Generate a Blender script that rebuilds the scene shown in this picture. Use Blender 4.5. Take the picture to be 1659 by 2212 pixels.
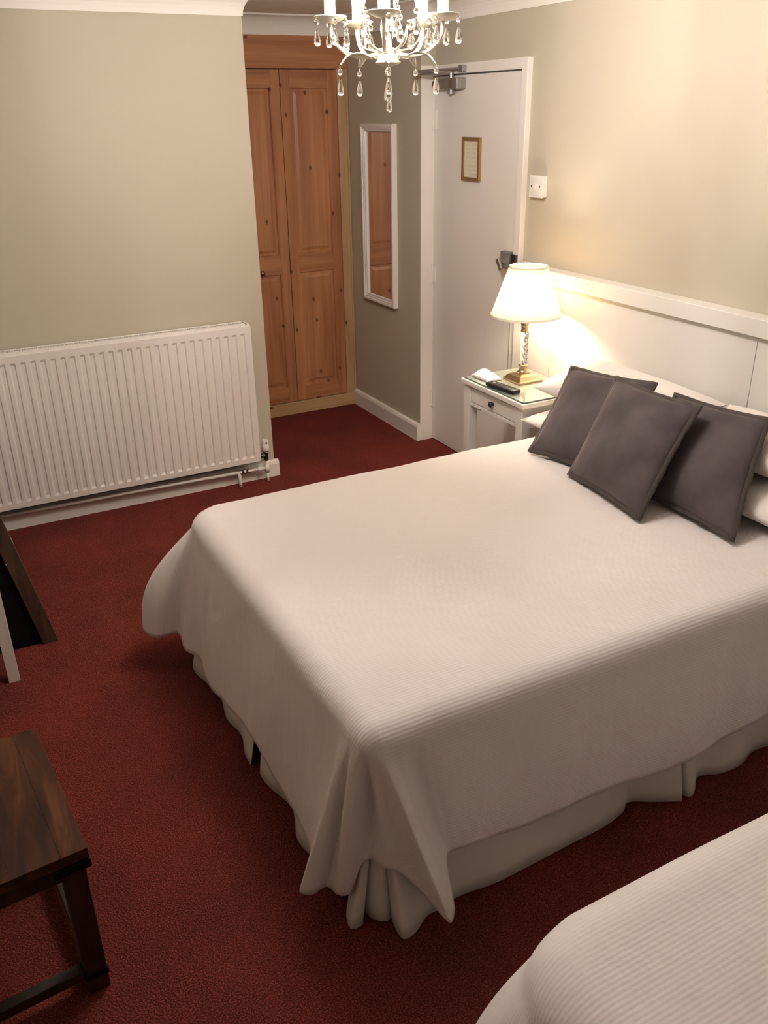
import bpy, bmesh, math, random
from mathutils import Vector, Matrix, noise, geometry

for o in list(bpy.data.objects):
    bpy.data.objects.remove(o)
S = bpy.context.scene
COL = S.collection
PI = math.pi

# ------------------------------------------------------------------ camera
cam_data = bpy.data.cameras.new('camera')
cam = bpy.data.objects.new('camera', cam_data)
COL.objects.link(cam)
YAW, PIT, ROLL, FPX, CAM_H = 0.4799043, 0.4353266, -0.0166426, 1867.515, 1.8282725
fwd = Vector((math.sin(YAW)*math.cos(PIT), math.cos(YAW)*math.cos(PIT), -math.sin(PIT)))
rgt = Vector((math.cos(YAW), -math.sin(YAW), 0))
upv = rgt.cross(fwd)
rgt = math.cos(ROLL)*rgt + math.sin(ROLL)*upv
upv = rgt.cross(fwd)
M = Matrix.Identity(4)
for i in range(3):
    M[i][0], M[i][1], M[i][2] = rgt[i], upv[i], -fwd[i]
M[2][3] = CAM_H
cam.matrix_world = M
cam_data.sensor_fit = 'VERTICAL'
cam_data.sensor_height = 36.0
cam_data.lens = FPX/2212*36.0
cam_data.clip_start = 0.05
S.camera = cam

# ------------------------------------------------------------------ world, exposure
w = bpy.data.worlds.new('night')
S.world = w
w.use_nodes = True
w.node_tree.nodes['Background'].inputs[0].default_value = (0.02, 0.02, 0.03, 1)
w.node_tree.nodes['Background'].inputs[1].default_value = 0.3
S.view_settings.view_transform = 'Standard'
S.view_settings.look = 'None'
S.view_settings.gamma = 1.0
S.view_settings.use_curve_mapping = False
S.view_settings.exposure = 0.0
BULB_POWER = 880.0          # chandelier candle bulbs
LAMP_POWER = 420.0           # bedside lamp bulb
WARM = (1.0, 0.895, 0.85)

# ------------------------------------------------------------------ materials
MATS = {}
def mat(name, color=(.8, .8, .8), rough=.5, metal=0.0, **kw):
    m = bpy.data.materials.new(name)
    m.use_nodes = True
    b = m.node_tree.nodes['Principled BSDF']
    b.inputs['Base Color'].default_value = (*color, 1)
    b.inputs['Roughness'].default_value = rough
    b.inputs['Metallic'].default_value = metal
    for k, v in kw.items():
        b.inputs[k.replace('_', ' ')].default_value = v
    MATS[name] = m
    return m
def N(m, t, **kw):
    n = m.node_tree.nodes.new(t)
    for k, v in kw.items():
        setattr(n, k, v)
    return n
def L(m, a, b):
    m.node_tree.links.new(a, b)
def coords(m, scale=(1, 1, 1), uv=False, rot=(0, 0, 0)):
    tc = N(m, 'ShaderNodeTexCoord'); mp = N(m, 'ShaderNodeMapping')
    mp.inputs['Scale'].default_value = scale
    mp.inputs['Rotation'].default_value = rot
    L(m, tc.outputs['UV' if uv else 'Object'], mp.inputs[0])
    return mp.outputs[0]
def ramp(m, src, stops):
    r = N(m, 'ShaderNodeValToRGB')
    e = r.color_ramp.elements
    while len(e) < len(stops):
        e.new(0.5)
    for i, (p, c) in enumerate(stops):
        e[i].position = p; e[i].color = (*c, 1)
    L(m, src, r.inputs[0])
    return r.outputs[0]
def tex(m, kind, vec, **inp):
    n = N(m, kind)
    for k, v in inp.items():
        n.inputs[k].default_value = v
    L(m, vec, n.inputs['Vector'])
    return n
def bsdf(m):
    return m.node_tree.nodes['Principled BSDF']
def bump(m, h, strength, dist, prev=None):
    b = N(m, 'ShaderNodeBump')
    b.inputs['Strength'].default_value = strength
    b.inputs['Distance'].default_value = dist
    L(m, h, b.inputs['Height'])
    if prev is not None:
        L(m, prev, b.inputs['Normal'])
    L(m, b.outputs[0], bsdf(m).inputs['Normal'])
    return b.outputs[0]
def mixc(m, fac, a, b, mode='MIX'):
    n = N(m, 'ShaderNodeMix', data_type='RGBA', blend_type=mode)
    if isinstance(fac, float):
        n.inputs[0].default_value = fac
    else:
        L(m, fac, n.inputs[0])
    for i, s in ((6, a), (7, b)):
        if isinstance(s, tuple):
            n.inputs[i].default_value = (*s, 1)
        else:
            L(m, s, n.inputs[i])
    return n.outputs[2]

def paint(name, c, rough, nscale=60, bs=.08, var=.03):
    m = mat(name, c, rough)
    v = coords(m)
    n = tex(m, 'ShaderNodeTexNoise', v, Scale=nscale, Detail=3.0)
    n2 = tex(m, 'ShaderNodeTexNoise', v, Scale=1.7, Detail=2.0)
    L(m, ramp(m, n2.outputs[0], [(.3, tuple(x*(1-var) for x in c)), (.7, c)]), bsdf(m).inputs['Base Color'])
    bump(m, n.outputs[0], bs, .002)
    return m
paint('wall_paint', (.50, .457, .360), .75)
paint('ceiling_paint', (.84, .80, .73), .85)
paint('gloss_white', (.82, .79, .74), .35, bs=.03)
paint('door_paint', (.80, .765, .72), .38, bs=.03)
paint('radiator_enamel', (.82, .78, .72), .35, nscale=20, bs=.01)
paint('panel_paint', (.82, .79, .74), .4, bs=.03)

m = mat('carpet', (.3, .05, .045), .95)
v = coords(m)
n1 = tex(m, 'ShaderNodeTexNoise', v, Scale=300.0, Detail=3.0)
n2 = tex(m, 'ShaderNodeTexNoise', v, Scale=3.0, Detail=6.0)
vo = tex(m, 'ShaderNodeTexVoronoi', v, Scale=170.0)
c1 = ramp(m, n1.outputs[0], [(.34, (.050, .011, .010)), (.52, (.150, .029, .022)), (.72, (.33, .076, .056))])
c2 = ramp(m, n2.outputs[0], [(.3, (.72, .74, .74)), (.7, (1.15, 1.0, .95))])
L(m, mixc(m, 1.0, c1, c2, 'MULTIPLY'), bsdf(m).inputs['Base Color'])
bump(m, vo.outputs['Distance'], .8, .005)
bsdf(m).inputs['Specular IOR Level'].default_value = .1

def cloth(name, c, rib_period, rib_strength):
    m = mat(name, c, .85)
    v = coords(m, uv=True)
    wv = tex(m, 'ShaderNodeTexWave', v, Scale=1.0/rib_period/ (20/ (2*PI)) , Distortion=.6)
    wv.bands_direction = 'Y'
    wv.inputs['Detail'].default_value = 1.0
    wv.inputs['Detail Scale'].default_value = .4
    nz = tex(m, 'ShaderNodeTexNoise', v, Scale=9.0, Detail=4.0)
    nf = tex(m, 'ShaderNodeTexNoise', v, Scale=600.0, Detail=1.0)
    b = bump(m, nz.outputs[0], .25, .02)
    b = bump(m, nf.outputs[0], .12, .001, b)
    bump(m, wv.outputs[0], rib_strength, .0016, b)
    bsdf(m).inputs['Sheen Weight'].default_value = .15
    bsdf(m).inputs['Specular IOR Level'].default_value = .2
    return m
cloth('duvet_cotton', (.83, .78, .765), .0095, .22)
cloth('pillow_cotton', (.83, .79, .75), .0095, .0)
cloth('valance_cotton', (.74, .69, .63), .006, .0)
m = mat('mattress_cloth', (.75, .72, .68), .9)

m = mat('grey_velvet', (.12, .1, .105), .9)
bsdf(m).inputs['Sheen Weight'].default_value = .55
bsdf(m).inputs['Sheen Roughness'].default_value = .35
bsdf(m).inputs['Sheen Tint'].default_value = (.75, .66, .62, 1)
bsdf(m).inputs['Specular IOR Level'].default_value = .1
v = coords(m)
n1 = tex(m, 'ShaderNodeTexNoise', v, Scale=5.0, Detail=4.0)
n2 = tex(m, 'ShaderNodeTexNoise', v, Scale=300.0)
L(m, ramp(m, n1.outputs[0], [(.3, (.05, .042, .047)), (.7, (.115, .097, .102))]), bsdf(m).inputs['Base Color'])
b_ = bump(m, n1.outputs[0], .25, .03)
bump(m, n2.outputs[0], .15, .001, b_)
m = mat('velvet_flange', (.05, .04, .038), .95)
bsdf(m).inputs['Sheen Weight'].default_value = .25
bsdf(m).inputs['Sheen Tint'].default_value = (.7, .62, .58, 1)

def pine(name, vertical=True, tint=(1, 1, 1), pale=False):
    m = mat(name, (.6, .3, .14), .42)
    v = coords(m, (14, 14, .9) if vertical else (.9, 14, 14))
    n1 = tex(m, 'ShaderNodeTexNoise', v, Scale=1.0, Detail=5.0, Distortion=.4)
    v2 = coords(m, (90, 90, 3) if vertical else (3, 90, 90))
    n2 = tex(m, 'ShaderNodeTexNoise', v2, Scale=1.0, Detail=2.0)
    A, B, C = ((.34, .135, .058), (.44, .19, .085), (.53, .25, .12))
    if pale:
        A, B, C = ((.44, .28, .14), (.52, .34, .18), (.58, .40, .22))
    base = ramp(m, n1.outputs[0], [(.32, tuple(a*t for a, t in zip(A, tint))), (.5, tuple(a*t for a, t in zip(B, tint))), (.7, tuple(a*t for a, t in zip(C, tint)))])
    fine = ramp(m, n2.outputs[0], [(.3, (.86, .84, .82)), (.65, (1, 1, 1))])
    base = mixc(m, 1.0, base, fine, 'MULTIPLY')
    tc = N(m, 'ShaderNodeTexCoord'); sx_ = N(m, 'ShaderNodeSeparateXYZ'); cx_ = N(m, 'ShaderNodeCombineXYZ')
    L(m, tc.outputs['Object'], sx_.inputs[0])
    for q_, (o_, sc_) in enumerate(((0, 7.0), (2, 4.2)) if vertical else ((0, 4.2), (2, 7.0))):
        mm = N(m, 'ShaderNodeMath', operation='MULTIPLY'); L(m, sx_.outputs[o_], mm.inputs[0]); mm.inputs[1].default_value = sc_; L(m, mm.outputs[0], cx_.inputs[q_])
    vo = N(m, 'ShaderNodeTexVoronoi', voronoi_dimensions='2D'); vo.inputs['Scale'].default_value = 1.0
    L(m, cx_.outputs[0], vo.inputs['Vector'])
    k = ramp(m, vo.outputs['Distance'], [(.03, (1, 1, 1)), (.075, (0, 0, 0))])
    sep = N(m, 'ShaderNodeSeparateColor'); L(m, vo.outputs['Color'], sep.inputs[0])
    g = N(m, 'ShaderNodeMath', operation='GREATER_THAN'); L(m, sep.outputs[0], g.inputs[0]); g.inputs[1].default_value = .38
    mu = N(m, 'ShaderNodeMath', operation='MULTIPLY'); L(m, k, mu.inputs[0]); L(m, g.outputs[0], mu.inputs[1])
    base = mixc(m, mu.outputs[0], base, (.10, .03, .015))
    L(m, base, bsdf(m).inputs['Base Color'])
    return m
pine('pine_upright')
pine('pine_cross', False)
pine('pine_pale_upright', True, pale=True)
pine('pine_pale_cross', False, pale=True)

def darkwood(name, A, B, C, rough, sc):
    m = mat(name, B, rough)
    v = coords(m, sc)
    n1 = tex(m, 'ShaderNodeTexNoise', v, Scale=1.0, Detail=6.0, Distortion=.6)
    L(m, ramp(m, n1.outputs[0], [(.33, A), (.52, B), (.72, C)]), bsdf(m).inputs['Base Color'])
    bump(m, n1.outputs[0], .12, .004)
    return m
darkwood('sheesham_top', (.016, .007, .005), (.05, .017, .007), (.11, .04, .013), .6, (26, 4, 26))
bsdf(MATS['sheesham_top']).inputs['Specular IOR Level'].default_value = .2
darkwood('sheesham_frame', (.010, .005, .004), (.024, .011, .007), (.045, .02, .011), .5, (26, 26, 5))
darkwood('brown_strip', (.03, .015, .008), (.06, .032, .016), (.09, .05, .026), .6, (30, 30, 5))
mat('shade_board', (.005, .004, .004), .85, Specular_IOR_Level=.15)  # near-black: the shadow under the desk is put into the colour
mat('black_iron', (.012, .011, .011), .45, .8)
mat('cream_metal', (.74, .70, .56), .38, .0)
mat('candle_sleeve', (.85, .80, .66), .5)
mat('brass', (.52, .40, .25), .33, 1.0)
mat('aged_brass', (.28, .20, .10), .35, 1.0)
mat('steel', (.42, .40, .38), .32, .9)
mat('satin_steel', (.30, .28, .27), .45, .6)
mat('chrome_dark', (.10, .09, .085), .3, .9)
mat('gold_frame', (.36, .25, .10), .38, .6)
mat('plastic_white', (.80, .77, .72), .35)
mat('black_plastic', (.012, .012, .013), .4)
mat('grey_button', (.06, .06, .062), .5)
mat('light_print', (.45, .45, .45), .5)
mat('mirror_glass', (.88, .88, .86), .03, 1.0)
mat('inner_shade_grey', (.10, .09, .08), .9)  # white metal greyed: shade inside the radiator is put into the colour
mat('dark_gap', (.012, .009, .008), .9)
mat('pewter_knob', (.07, .055, .05), .35, .8)
mat('tissue', (.86, .84, .80), .9)
m = mat('crystal', (1, 1, 1), .0, Transmission_Weight=1.0, IOR=1.5)
m = mat('lamp_glass', (1, 1, 1), .0, Transmission_Weight=1.0, IOR=1.45)
m = mat('table_glass', (.93, .98, .95), .01, Transmission_Weight=1.0, IOR=1.45)
mat('glass_edge', (.05, .12, .10), .1)
def emit(name, c, s):
    m = bpy.data.materials.new(name); m.use_nodes = True
    nt = m.node_tree; nt.nodes.remove(nt.nodes['Principled BSDF'])
    e = nt.nodes.new('ShaderNodeEmission')
    e.inputs[0].default_value = (*c, 1); e.inputs[1].default_value = s
    nt.links.new(e.outputs[0], nt.nodes['Material Output'].inputs[0])
    MATS[name] = m
emit('candle_bulb_light', WARM, BULB_POWER)
emit('lamp_bulb_light', (1.0, .83, .64), LAMP_POWER)
# translucent lamp shade
m = bpy.data.materials.new('lamp_shade_fabric'); m.use_nodes = True; MATS['lamp_shade_fabric'] = m
nt = m.node_tree; nt.nodes.remove(nt.nodes['Principled BSDF'])
d_ = nt.nodes.new('ShaderNodeBsdfDiffuse'); t_ = nt.nodes.new('ShaderNodeBsdfTranslucent'); mx = nt.nodes.new('ShaderNodeMixShader')
d_.inputs[0].default_value = (.85, .78, .64, 1); t_.inputs[0].default_value = (.9, .80, .62, 1); mx.inputs[0].default_value = .68
nt.links.new(d_.outputs[0], mx.inputs[1]); nt.links.new(t_.outputs[0], mx.inputs[2]); nt.links.new(mx.outputs[0], nt.nodes['Material Output'].inputs[0])
# notice paper with faint printed lines
m = mat('notice_paper', (.68, .62, .48), .8)
v = coords(m, (1, 1, 1))
wv = tex(m, 'ShaderNodeTexWave', v, Scale=16.0, Distortion=.0); wv.bands_direction = 'Z'
nz = tex(m, 'ShaderNodeTexNoise', coords(m, (1, 90, 12)), Scale=1.0)
a1 = ramp(m, wv.outputs[0], [(.72, (0, 0, 0)), (.8, (1, 1, 1))])
a2 = ramp(m, nz.outputs[0], [(.5, (0, 0, 0)), (.56, (.7, .7, .7))])
L(m, mixc(m, mixc(m, 1.0, a1, a2, 'MULTIPLY'), (.68, .62, .48), (.52, .47, .36)), bsdf(m).inputs['Base Color'])

# ------------------------------------------------------------------ helpers
def tag(o, label=None, cat=None, group=None, kind=None):
    if label: o['label'] = label
    if cat: o['category'] = cat
    if group: o['group'] = group
    if kind: o['kind'] = kind
    return o
def empty(name, loc, label, cat, group=None, kind=None):
    o = bpy.data.objects.new(name, None)
    o.empty_display_size = .05
    COL.objects.link(o)
    o.location = loc
    return tag(o, label, cat, group, kind)
def origin(parent):
    p = Vector((0, 0, 0))
    while parent is not None:
        p += Vector(parent.location); parent = parent.parent
    return p
def link(name, me, material, parent=None, smooth=False, loc=None):
    """mesh given in world coordinates; becomes a child of parent (or a top-level object with origin loc)"""
    off = origin(parent) if parent is not None else Vector(loc if loc else (0, 0, 0))
    if off.length > 0:
        me.transform(Matrix.Translation(-off))
    o = bpy.data.objects.new(name, me)
    COL.objects.link(o)
    if parent is not None:
        o.parent = parent
    elif loc:
        o.location = loc
    if material:
        me.materials.append(MATS[material])
    if smooth:
        for p in me.polygons:
            p.use_smooth = True
    return o
class MB:
    def __init__(self):
        self.bm = bmesh.new()
    def box(self, x0, x1, y0, y1, z0, z1, bev=0.0, seg=2, rot=None):
        vs = [self.bm.verts.new((x, y, z)) for x in (x0, x1) for y in (y0, y1) for z in (z0, z1)]
        F = [(0, 1, 3, 2), (4, 6, 7, 5), (0, 4, 5, 1), (2, 3, 7, 6), (0, 2, 6, 4), (1, 5, 7, 3)]
        fs = [self.bm.faces.new([vs[i] for i in f]) for f in F]
        if bev > 0:
            es = list({e for f in fs for e in f.edges})
            r = bmesh.ops.bevel(self.bm, geom=es, offset=bev, segments=seg, affect='EDGES', profile=.5)
            vs = list({v for f in r['faces'] for v in f.verts} | {v for v in vs if v.is_valid})
        if rot is not None:
            bmesh.ops.transform(self.bm, matrix=rot, verts=vs)
        return self
    def tube(self, pts, rad, seg=10, cap=True):
        pts = [Vector(p) for p in pts]
        n = len(pts)
        rad = rad if isinstance(rad, (list, tuple)) else [rad]*n
        t0 = (pts[1]-pts[0]).normalized()
        a = Vector((0, 0, 1)) if abs(t0.z) < .9 else Vector((1, 0, 0))
        u = t0.cross(a).normalized()
        rings = []
        for i in range(n):
            t = (pts[min(i+1, n-1)]-pts[max(i-1, 0)]).normalized()
            u = (u - t*u.dot(t)).normalized()
            vv = t.cross(u)
            rings.append([self.bm.verts.new(pts[i]+rad[i]*(math.cos(2*PI*k/seg)*u+math.sin(2*PI*k/seg)*vv)) for k in range(seg)])
        for i in range(n-1):
            for k in range(seg):
                self.bm.faces.new((rings[i][k], rings[i][(k+1) % seg], rings[i+1][(k+1) % seg], rings[i+1][k]))
        if cap:
            self.bm.faces.new(rings[0][::-1]); self.bm.faces.new(rings[-1])
        return self
    def lathe(self, c, prof, seg=24, close=False, rot0=0.0, Z=None, K=1.0):
        """prof: list of (r, z) around vertical axis through c"""
        rings = []
        for r, z in prof:
            r *= K
            if Z: z = Z(z)
            if r < 1e-6:
                rings.append([self.bm.verts.new((c[0], c[1], c[2]+z))])
            else:
                rings.append([self.bm.verts.new((c[0]+r*math.cos(rot0+2*PI*k/seg), c[1]+r*math.sin(rot0+2*PI*k/seg), c[2]+z)) for k in range(seg)])
        pr = list(zip(rings[:-1], rings[1:])) + ([(rings[-1], rings[0])] if close else [])
        for a, b in pr:
            if len(a) == 1 and len(b) == 1: continue
            for k in range(seg):
                k2 = (k+1) % seg
                if len(a) == 1: self.bm.faces.new((a[0], b[k2], b[k]))
                elif len(b) == 1: self.bm.faces.new((a[k], a[k2], b[0]))
                else: self.bm.faces.new((a[k], a[k2], b[k2], b[k]))
        return self
    def prism(self, poly, axis, a0, a1):
        """poly: 2D outline; axis 0/1/2 is the extrusion axis"""
        def P(p, a):
            q = [0, 0, 0]; r = [i for i in range(3) if i != axis]
            q[axis] = a; q[r[0]] = p[0]; q[r[1]] = p[1]
            return q
        A = [self.bm.verts.new(P(p, a0)) for p in poly]
        B = [self.bm.verts.new(P(p, a1)) for p in poly]
        n = len(poly)
        self.bm.faces.new(A); self.bm.faces.new(B[::-1])
        for i in range(n):
            self.bm.faces.new((A[i], B[i], B[(i+1) % n], A[(i+1) % n]))
        return self
    def grid(self, rows, closed=False):
        V = [[self.bm.verts.new(p) for p in r] for r in rows]
        for i in range(len(V)-1):
            m = len(V[i])
            for j in range(m if closed else m-1):
                j2 = (j+1) % m
                self.bm.faces.new((V[i][j], V[i][j2], V[i+1][j2], V[i+1][j]))
        return self
    def xf(self, mtx):
        bmesh.ops.transform(self.bm, matrix=mtx, verts=self.bm.verts[:])
        return self
    def build(self, name, material, parent=None, smooth=False, loc=None):
        bmesh.ops.recalc_face_normals(self.bm, faces=self.bm.faces[:])
        me = bpy.data.meshes.new(name)
        self.bm.to_mesh(me); self.bm.free()
        return link(name, me, material, parent, smooth, loc)
def B(name, material, parent, x0, x1, y0, y1, z0, z1, bev=.002, seg=2, loc=None):
    return MB().box(x0, x1, y0, y1, z0, z1, bev, seg).build(name, material, parent, loc=loc)
def rot_about(p, angle, axis='Z'):
    p = Vector(p)
    return Matrix.Translation(p) @ Matrix.Rotation(angle, 4, axis) @ Matrix.Translation(-p)
def catmull(ctrl, per):
    out = []
    n = len(ctrl)
    for i in range(n-1):
        p0, p1, p2, p3 = ctrl[max(i-1, 0)], ctrl[i], ctrl[i+1], ctrl[min(i+2, n-1)]
        for k in range(per):
            t = k/per
            out.append(tuple(.5*((2*b)+(-a+c)*t+(2*a-5*b+4*c-d)*t*t+(-a+3*b-3*c+d)*t**3) for a, b, c, d in zip(p0, p1, p2, p3)))
    out.append(tuple(ctrl[-1]))
    return out

# ------------------------------------------------------------------ room shell
XL, XR, YN, YF = -.80, 2.575, -2.60, 4.225      # left wall, headboard wall, near wall, radiator wall
XC, YW, XM, YD = 1.52, 5.16, 2.49, 4.295       # recess corner, wardrobe face, mirror wall, mirror wall end
YB, CEIL = 5.75, 2.315
def struct(name, mb, material, label, cat):
    return tag(mb.build(name, material), label, cat, kind='structure')
struct('floor', MB().box(XL-.1, XR+.15, YN-.1, YB+.1, -.1, 0), 'carpet', 'dark red fitted carpet covering the floor', 'floor')
struct('ceiling', MB().box(XL-.1, XR+.15, YN-.1, YB+.1, CEIL, CEIL+.1), 'ceiling_paint', 'white ceiling above the chandelier', 'ceiling')
struct('wall_back', MB().box(XL-.1, XC, YF, YB, 0, CEIL), 'wall_paint', 'cream wall behind the white radiator', 'wall')
struct('wall_left', MB().box(XL-.1, XL, YN-.1, YF, 0, CEIL), 'wall_paint', 'cream side wall beside the dark wood table', 'wall')
struct('wall_near', MB().box(XL, XR+.15, YN-.1, YN, 0, CEIL), 'wall_paint', 'cream wall beyond the second bed', 'wall')
struct('wall_right', MB().box(XR, XR+.15, YN, 3.462, 0, CEIL).box(XR, XR+.15, 3.462, YD, 2.03, CEIL), 'wall_paint', 'cream wall above the headboard panelling', 'wall')
struct('wall_recess', MB().box(XM, XR+.15, YD, YB, 0, CEIL), 'wall_paint', 'shaded wall carrying the long narrow mirror', 'wall')
struct('wall_behind_wardrobe', MB().box(XL-.1, XR+.15, YB, YB+.1, 0, CEIL), 'wall_paint', 'wall closing the alcove behind the pine wardrobe', 'wall')

# coved cornice round the room, mitred at every corner
poly = [(XL, YN), (XR, YN), (XR, YD), (XM, YD), (XM, YW), (XC, YW), (XC, YF), (XL, YF)]
def inset(d):
    out = []
    n = len(poly)
    for i in range(n):
        p0, p1, p2 = Vector(poly[i-1]), Vector(poly[i]), Vector(poly[(i+1) % n])
        e1, e2 = (p1-p0).normalized(), (p2-p1).normalized()
        n1, n2 = Vector((-e1.y, e1.x)), Vector((-e2.y, e2.x))
        out.append(p1+d*(n1+n2))
    return out
prof = [(.0005, 2.218), (.006, 2.218)]
for k in range(9):
    a = PI/2*k/8
    prof.append((.006+.086*(1-math.cos(a)), 2.222+.084*math.sin(a)))
prof += [(.098, 2.306), (.098, 2.3145)]
rows = []
for d, z in prof:
    rows.append([(p.x, p.y, z) for p in inset(d)])
struct('trim_1', MB().grid(rows, closed=True), 'ceiling_paint', 'white coved cornice running round the top of the walls', 'cornice')

def board(name, poly2, axis, a0, a1, label):
    return struct(name, MB().prism(poly2, axis, a0, a1), 'gloss_white', label, 'skirting')
# skirting profiles (rounded top)
def skprof(face, depth, h):
    s = -1
    return [(face-.0002, 0.0), (face-.0002, h), (face-depth*.35, h), (face-depth*.75, h-.006), (face-depth, h-.02), (face-depth, 0.0)]
board('baseboard_back', skprof(YF, .022, .092), 0, XL, XC+.022, 'white skirting board under the radiator')
board('baseboard_recess', skprof(XM, .022, .105), 1, YD-.004, YW-.002, 'white skirting board below the long mirror')
board('baseboard_alcove', [(XC+.0002, 0), (XC+.0002, .092), (XC+.008, .092), (XC+.022, .07), (XC+.022, 0)], 1, YF+.001, YW-.002, 'white skirting board on the hidden side of the alcove')

# ------------------------------------------------------------------ door
door = empty('door_1', (2.59, 3.9, 0), 'plain white flush door with a closer and rim lock beside the mirror wall', 'door', kind='structure')
B('door_leaf', 'door_paint', door, 2.57, 2.612, 3.512, 4.288, .006, 1.978, .002)
B('door_head', 'gloss_white', door, 2.556, 2.70, 3.5072, 4.2893, 1.985, 2.030, .002)
B('door_jamb', 'gloss_white', door, 2.548, 2.70, 3.462, 3.507, 0, 2.030, .003)
B('door_jamb', 'gloss_white', door, 2.4895, 2.70, 4.2895, 4.2945, 0, 2.030, .001)
B('door_stop', 'gloss_white', door, 2.613, 2.65, 3.507, 4.2895, 1.965, 1.985, .001)
for z in (1.781, .987, .259):
    h = MB().tube([(2.562, 4.287, z-.05), (2.562, 4.287, z+.05)], .0065, 10)
    for k in (-.02, .02):
        h.tube([(2.562, 4.287, z+k-.001), (2.562, 4.287, z+k+.001)], .0075, 10)
    h.box(2.566, 2.5705, 4.262, 4.287, z-.045, z+.045)
    h.build('hinge', 'gloss_white', door)
closer = MB().box(2.516, 2.569, 3.99, 4.205, 1.915, 1.967, .006, 3).build('door_closer', 'satin_steel', door)
MB().tube([(2.54, 4.205, 1.941), (2.54, 4.228, 1.941)], .024, 18).build('end_cap', 'chrome_dark', closer)
MB().tube([(2.5155, 4.05, 1.941), (2.519, 4.05, 1.941)], .02, 20).build('adjuster_plate', 'steel', closer)
MB().tube([(2.54, 4.08, 1.895), (2.54, 4.08, 1.915)], .018, 16).build('spindle_cap', 'satin_steel', closer)
MB().tube([(2.54, 4.08, 1.967), (2.54, 4.08, 1.99)], .012, 14).build('spindle', 'steel', closer)
E1 = Vector((2.40, 4.20, 1.99))
MB().tube([(2.54, 4.08, 1.985), E1], .008, 8).build('arm', 'steel', closer)
MB().tube([E1+Vector((0, 0, .008)), (2.545, 3.985, 2.005)], .007, 8).build('arm', 'steel', closer)
MB().tube([E1-Vector((0, 0, .01)), E1+Vector((0, 0, .018))], .012, 12).build('elbow_pin', 'steel', closer)
B('shoe', 'satin_steel', closer, 2.53, 2.557, 3.965, 4.005, 1.99, 2.02, .003)
lock = B('rim_lock', 'satin_steel', door, 2.538, 2.57, 3.525, 3.60, 1.115, 1.195, .003)
B('keep', 'chrome_dark', lock, 2.535, 2.562, 3.470, 3.509, 1.12, 1.19, .003)
MB().tube([(2.538, 3.575, 1.15), (2.518, 3.575, 1.15)], .012, 14).build('knob_stem', 'steel', lock)
MB().box(2.505, 2.519, 3.563, 3.587, 1.105, 1.165, .004).xf(rot_about((2.51, 3.575, 1.15), math.radians(-35), 'X')).build('turn_knob', 'steel', lock)

# framed notice on the door
t = empty('framed_notice', (2.56, 3.916, 1.498), 'small gilt framed notice hanging on the white door', 'notice')
y0, y1, z0, z1, fw = 3.836, 3.995, 1.498, 1.699, .016
for nm, pl in (('frame_side', [(y0, z0), (y0+fw, z0+fw), (y0+fw, z1-fw), (y0, z1)]), ('frame_side', [(y1, z0), (y1-fw, z0+fw), (y1-fw, z1-fw), (y1, z1)]),
               ('frame_rail', [(y0, z0), (y0+fw, z0+fw), (y1-fw, z0+fw), (y1, z0)]), ('frame_rail', [(y0, z1), (y0+fw, z1-fw), (y1-fw, z1-fw), (y1, z1)])):
    MB().prism(pl, 0, 2.555, 2.5695).build(nm, 'gold_frame', t)
B('notice_sheet', 'notice_paper', t, 2.563, 2.5695, y0+fw, y1-fw, z0+fw, z1-fw, 0)

# light switch
t = empty('light_switch', (2.565, 3.355, 1.46), 'white square light switch on the cream wall beside the door', 'switch')
B('back_box', 'plastic_white', t, 2.552, 2.5745, 3.308, 3.402, 1.459, 1.549, .003)
p = B('face_plate', 'plastic_white', t, 2.545, 2.552, 3.306, 3.404, 1.457, 1.551, .002)
B('rocker', 'plastic_white', t, 2.539, 2.545, 3.348, 3.364, 1.49, 1.518, .002)
for y in (3.326, 3.386):
    MB().tube([(2.5445, y, 1.504), (2.5465, y, 1.504)], .0045, 10).build('screw', 'chrome_dark', t)

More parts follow.
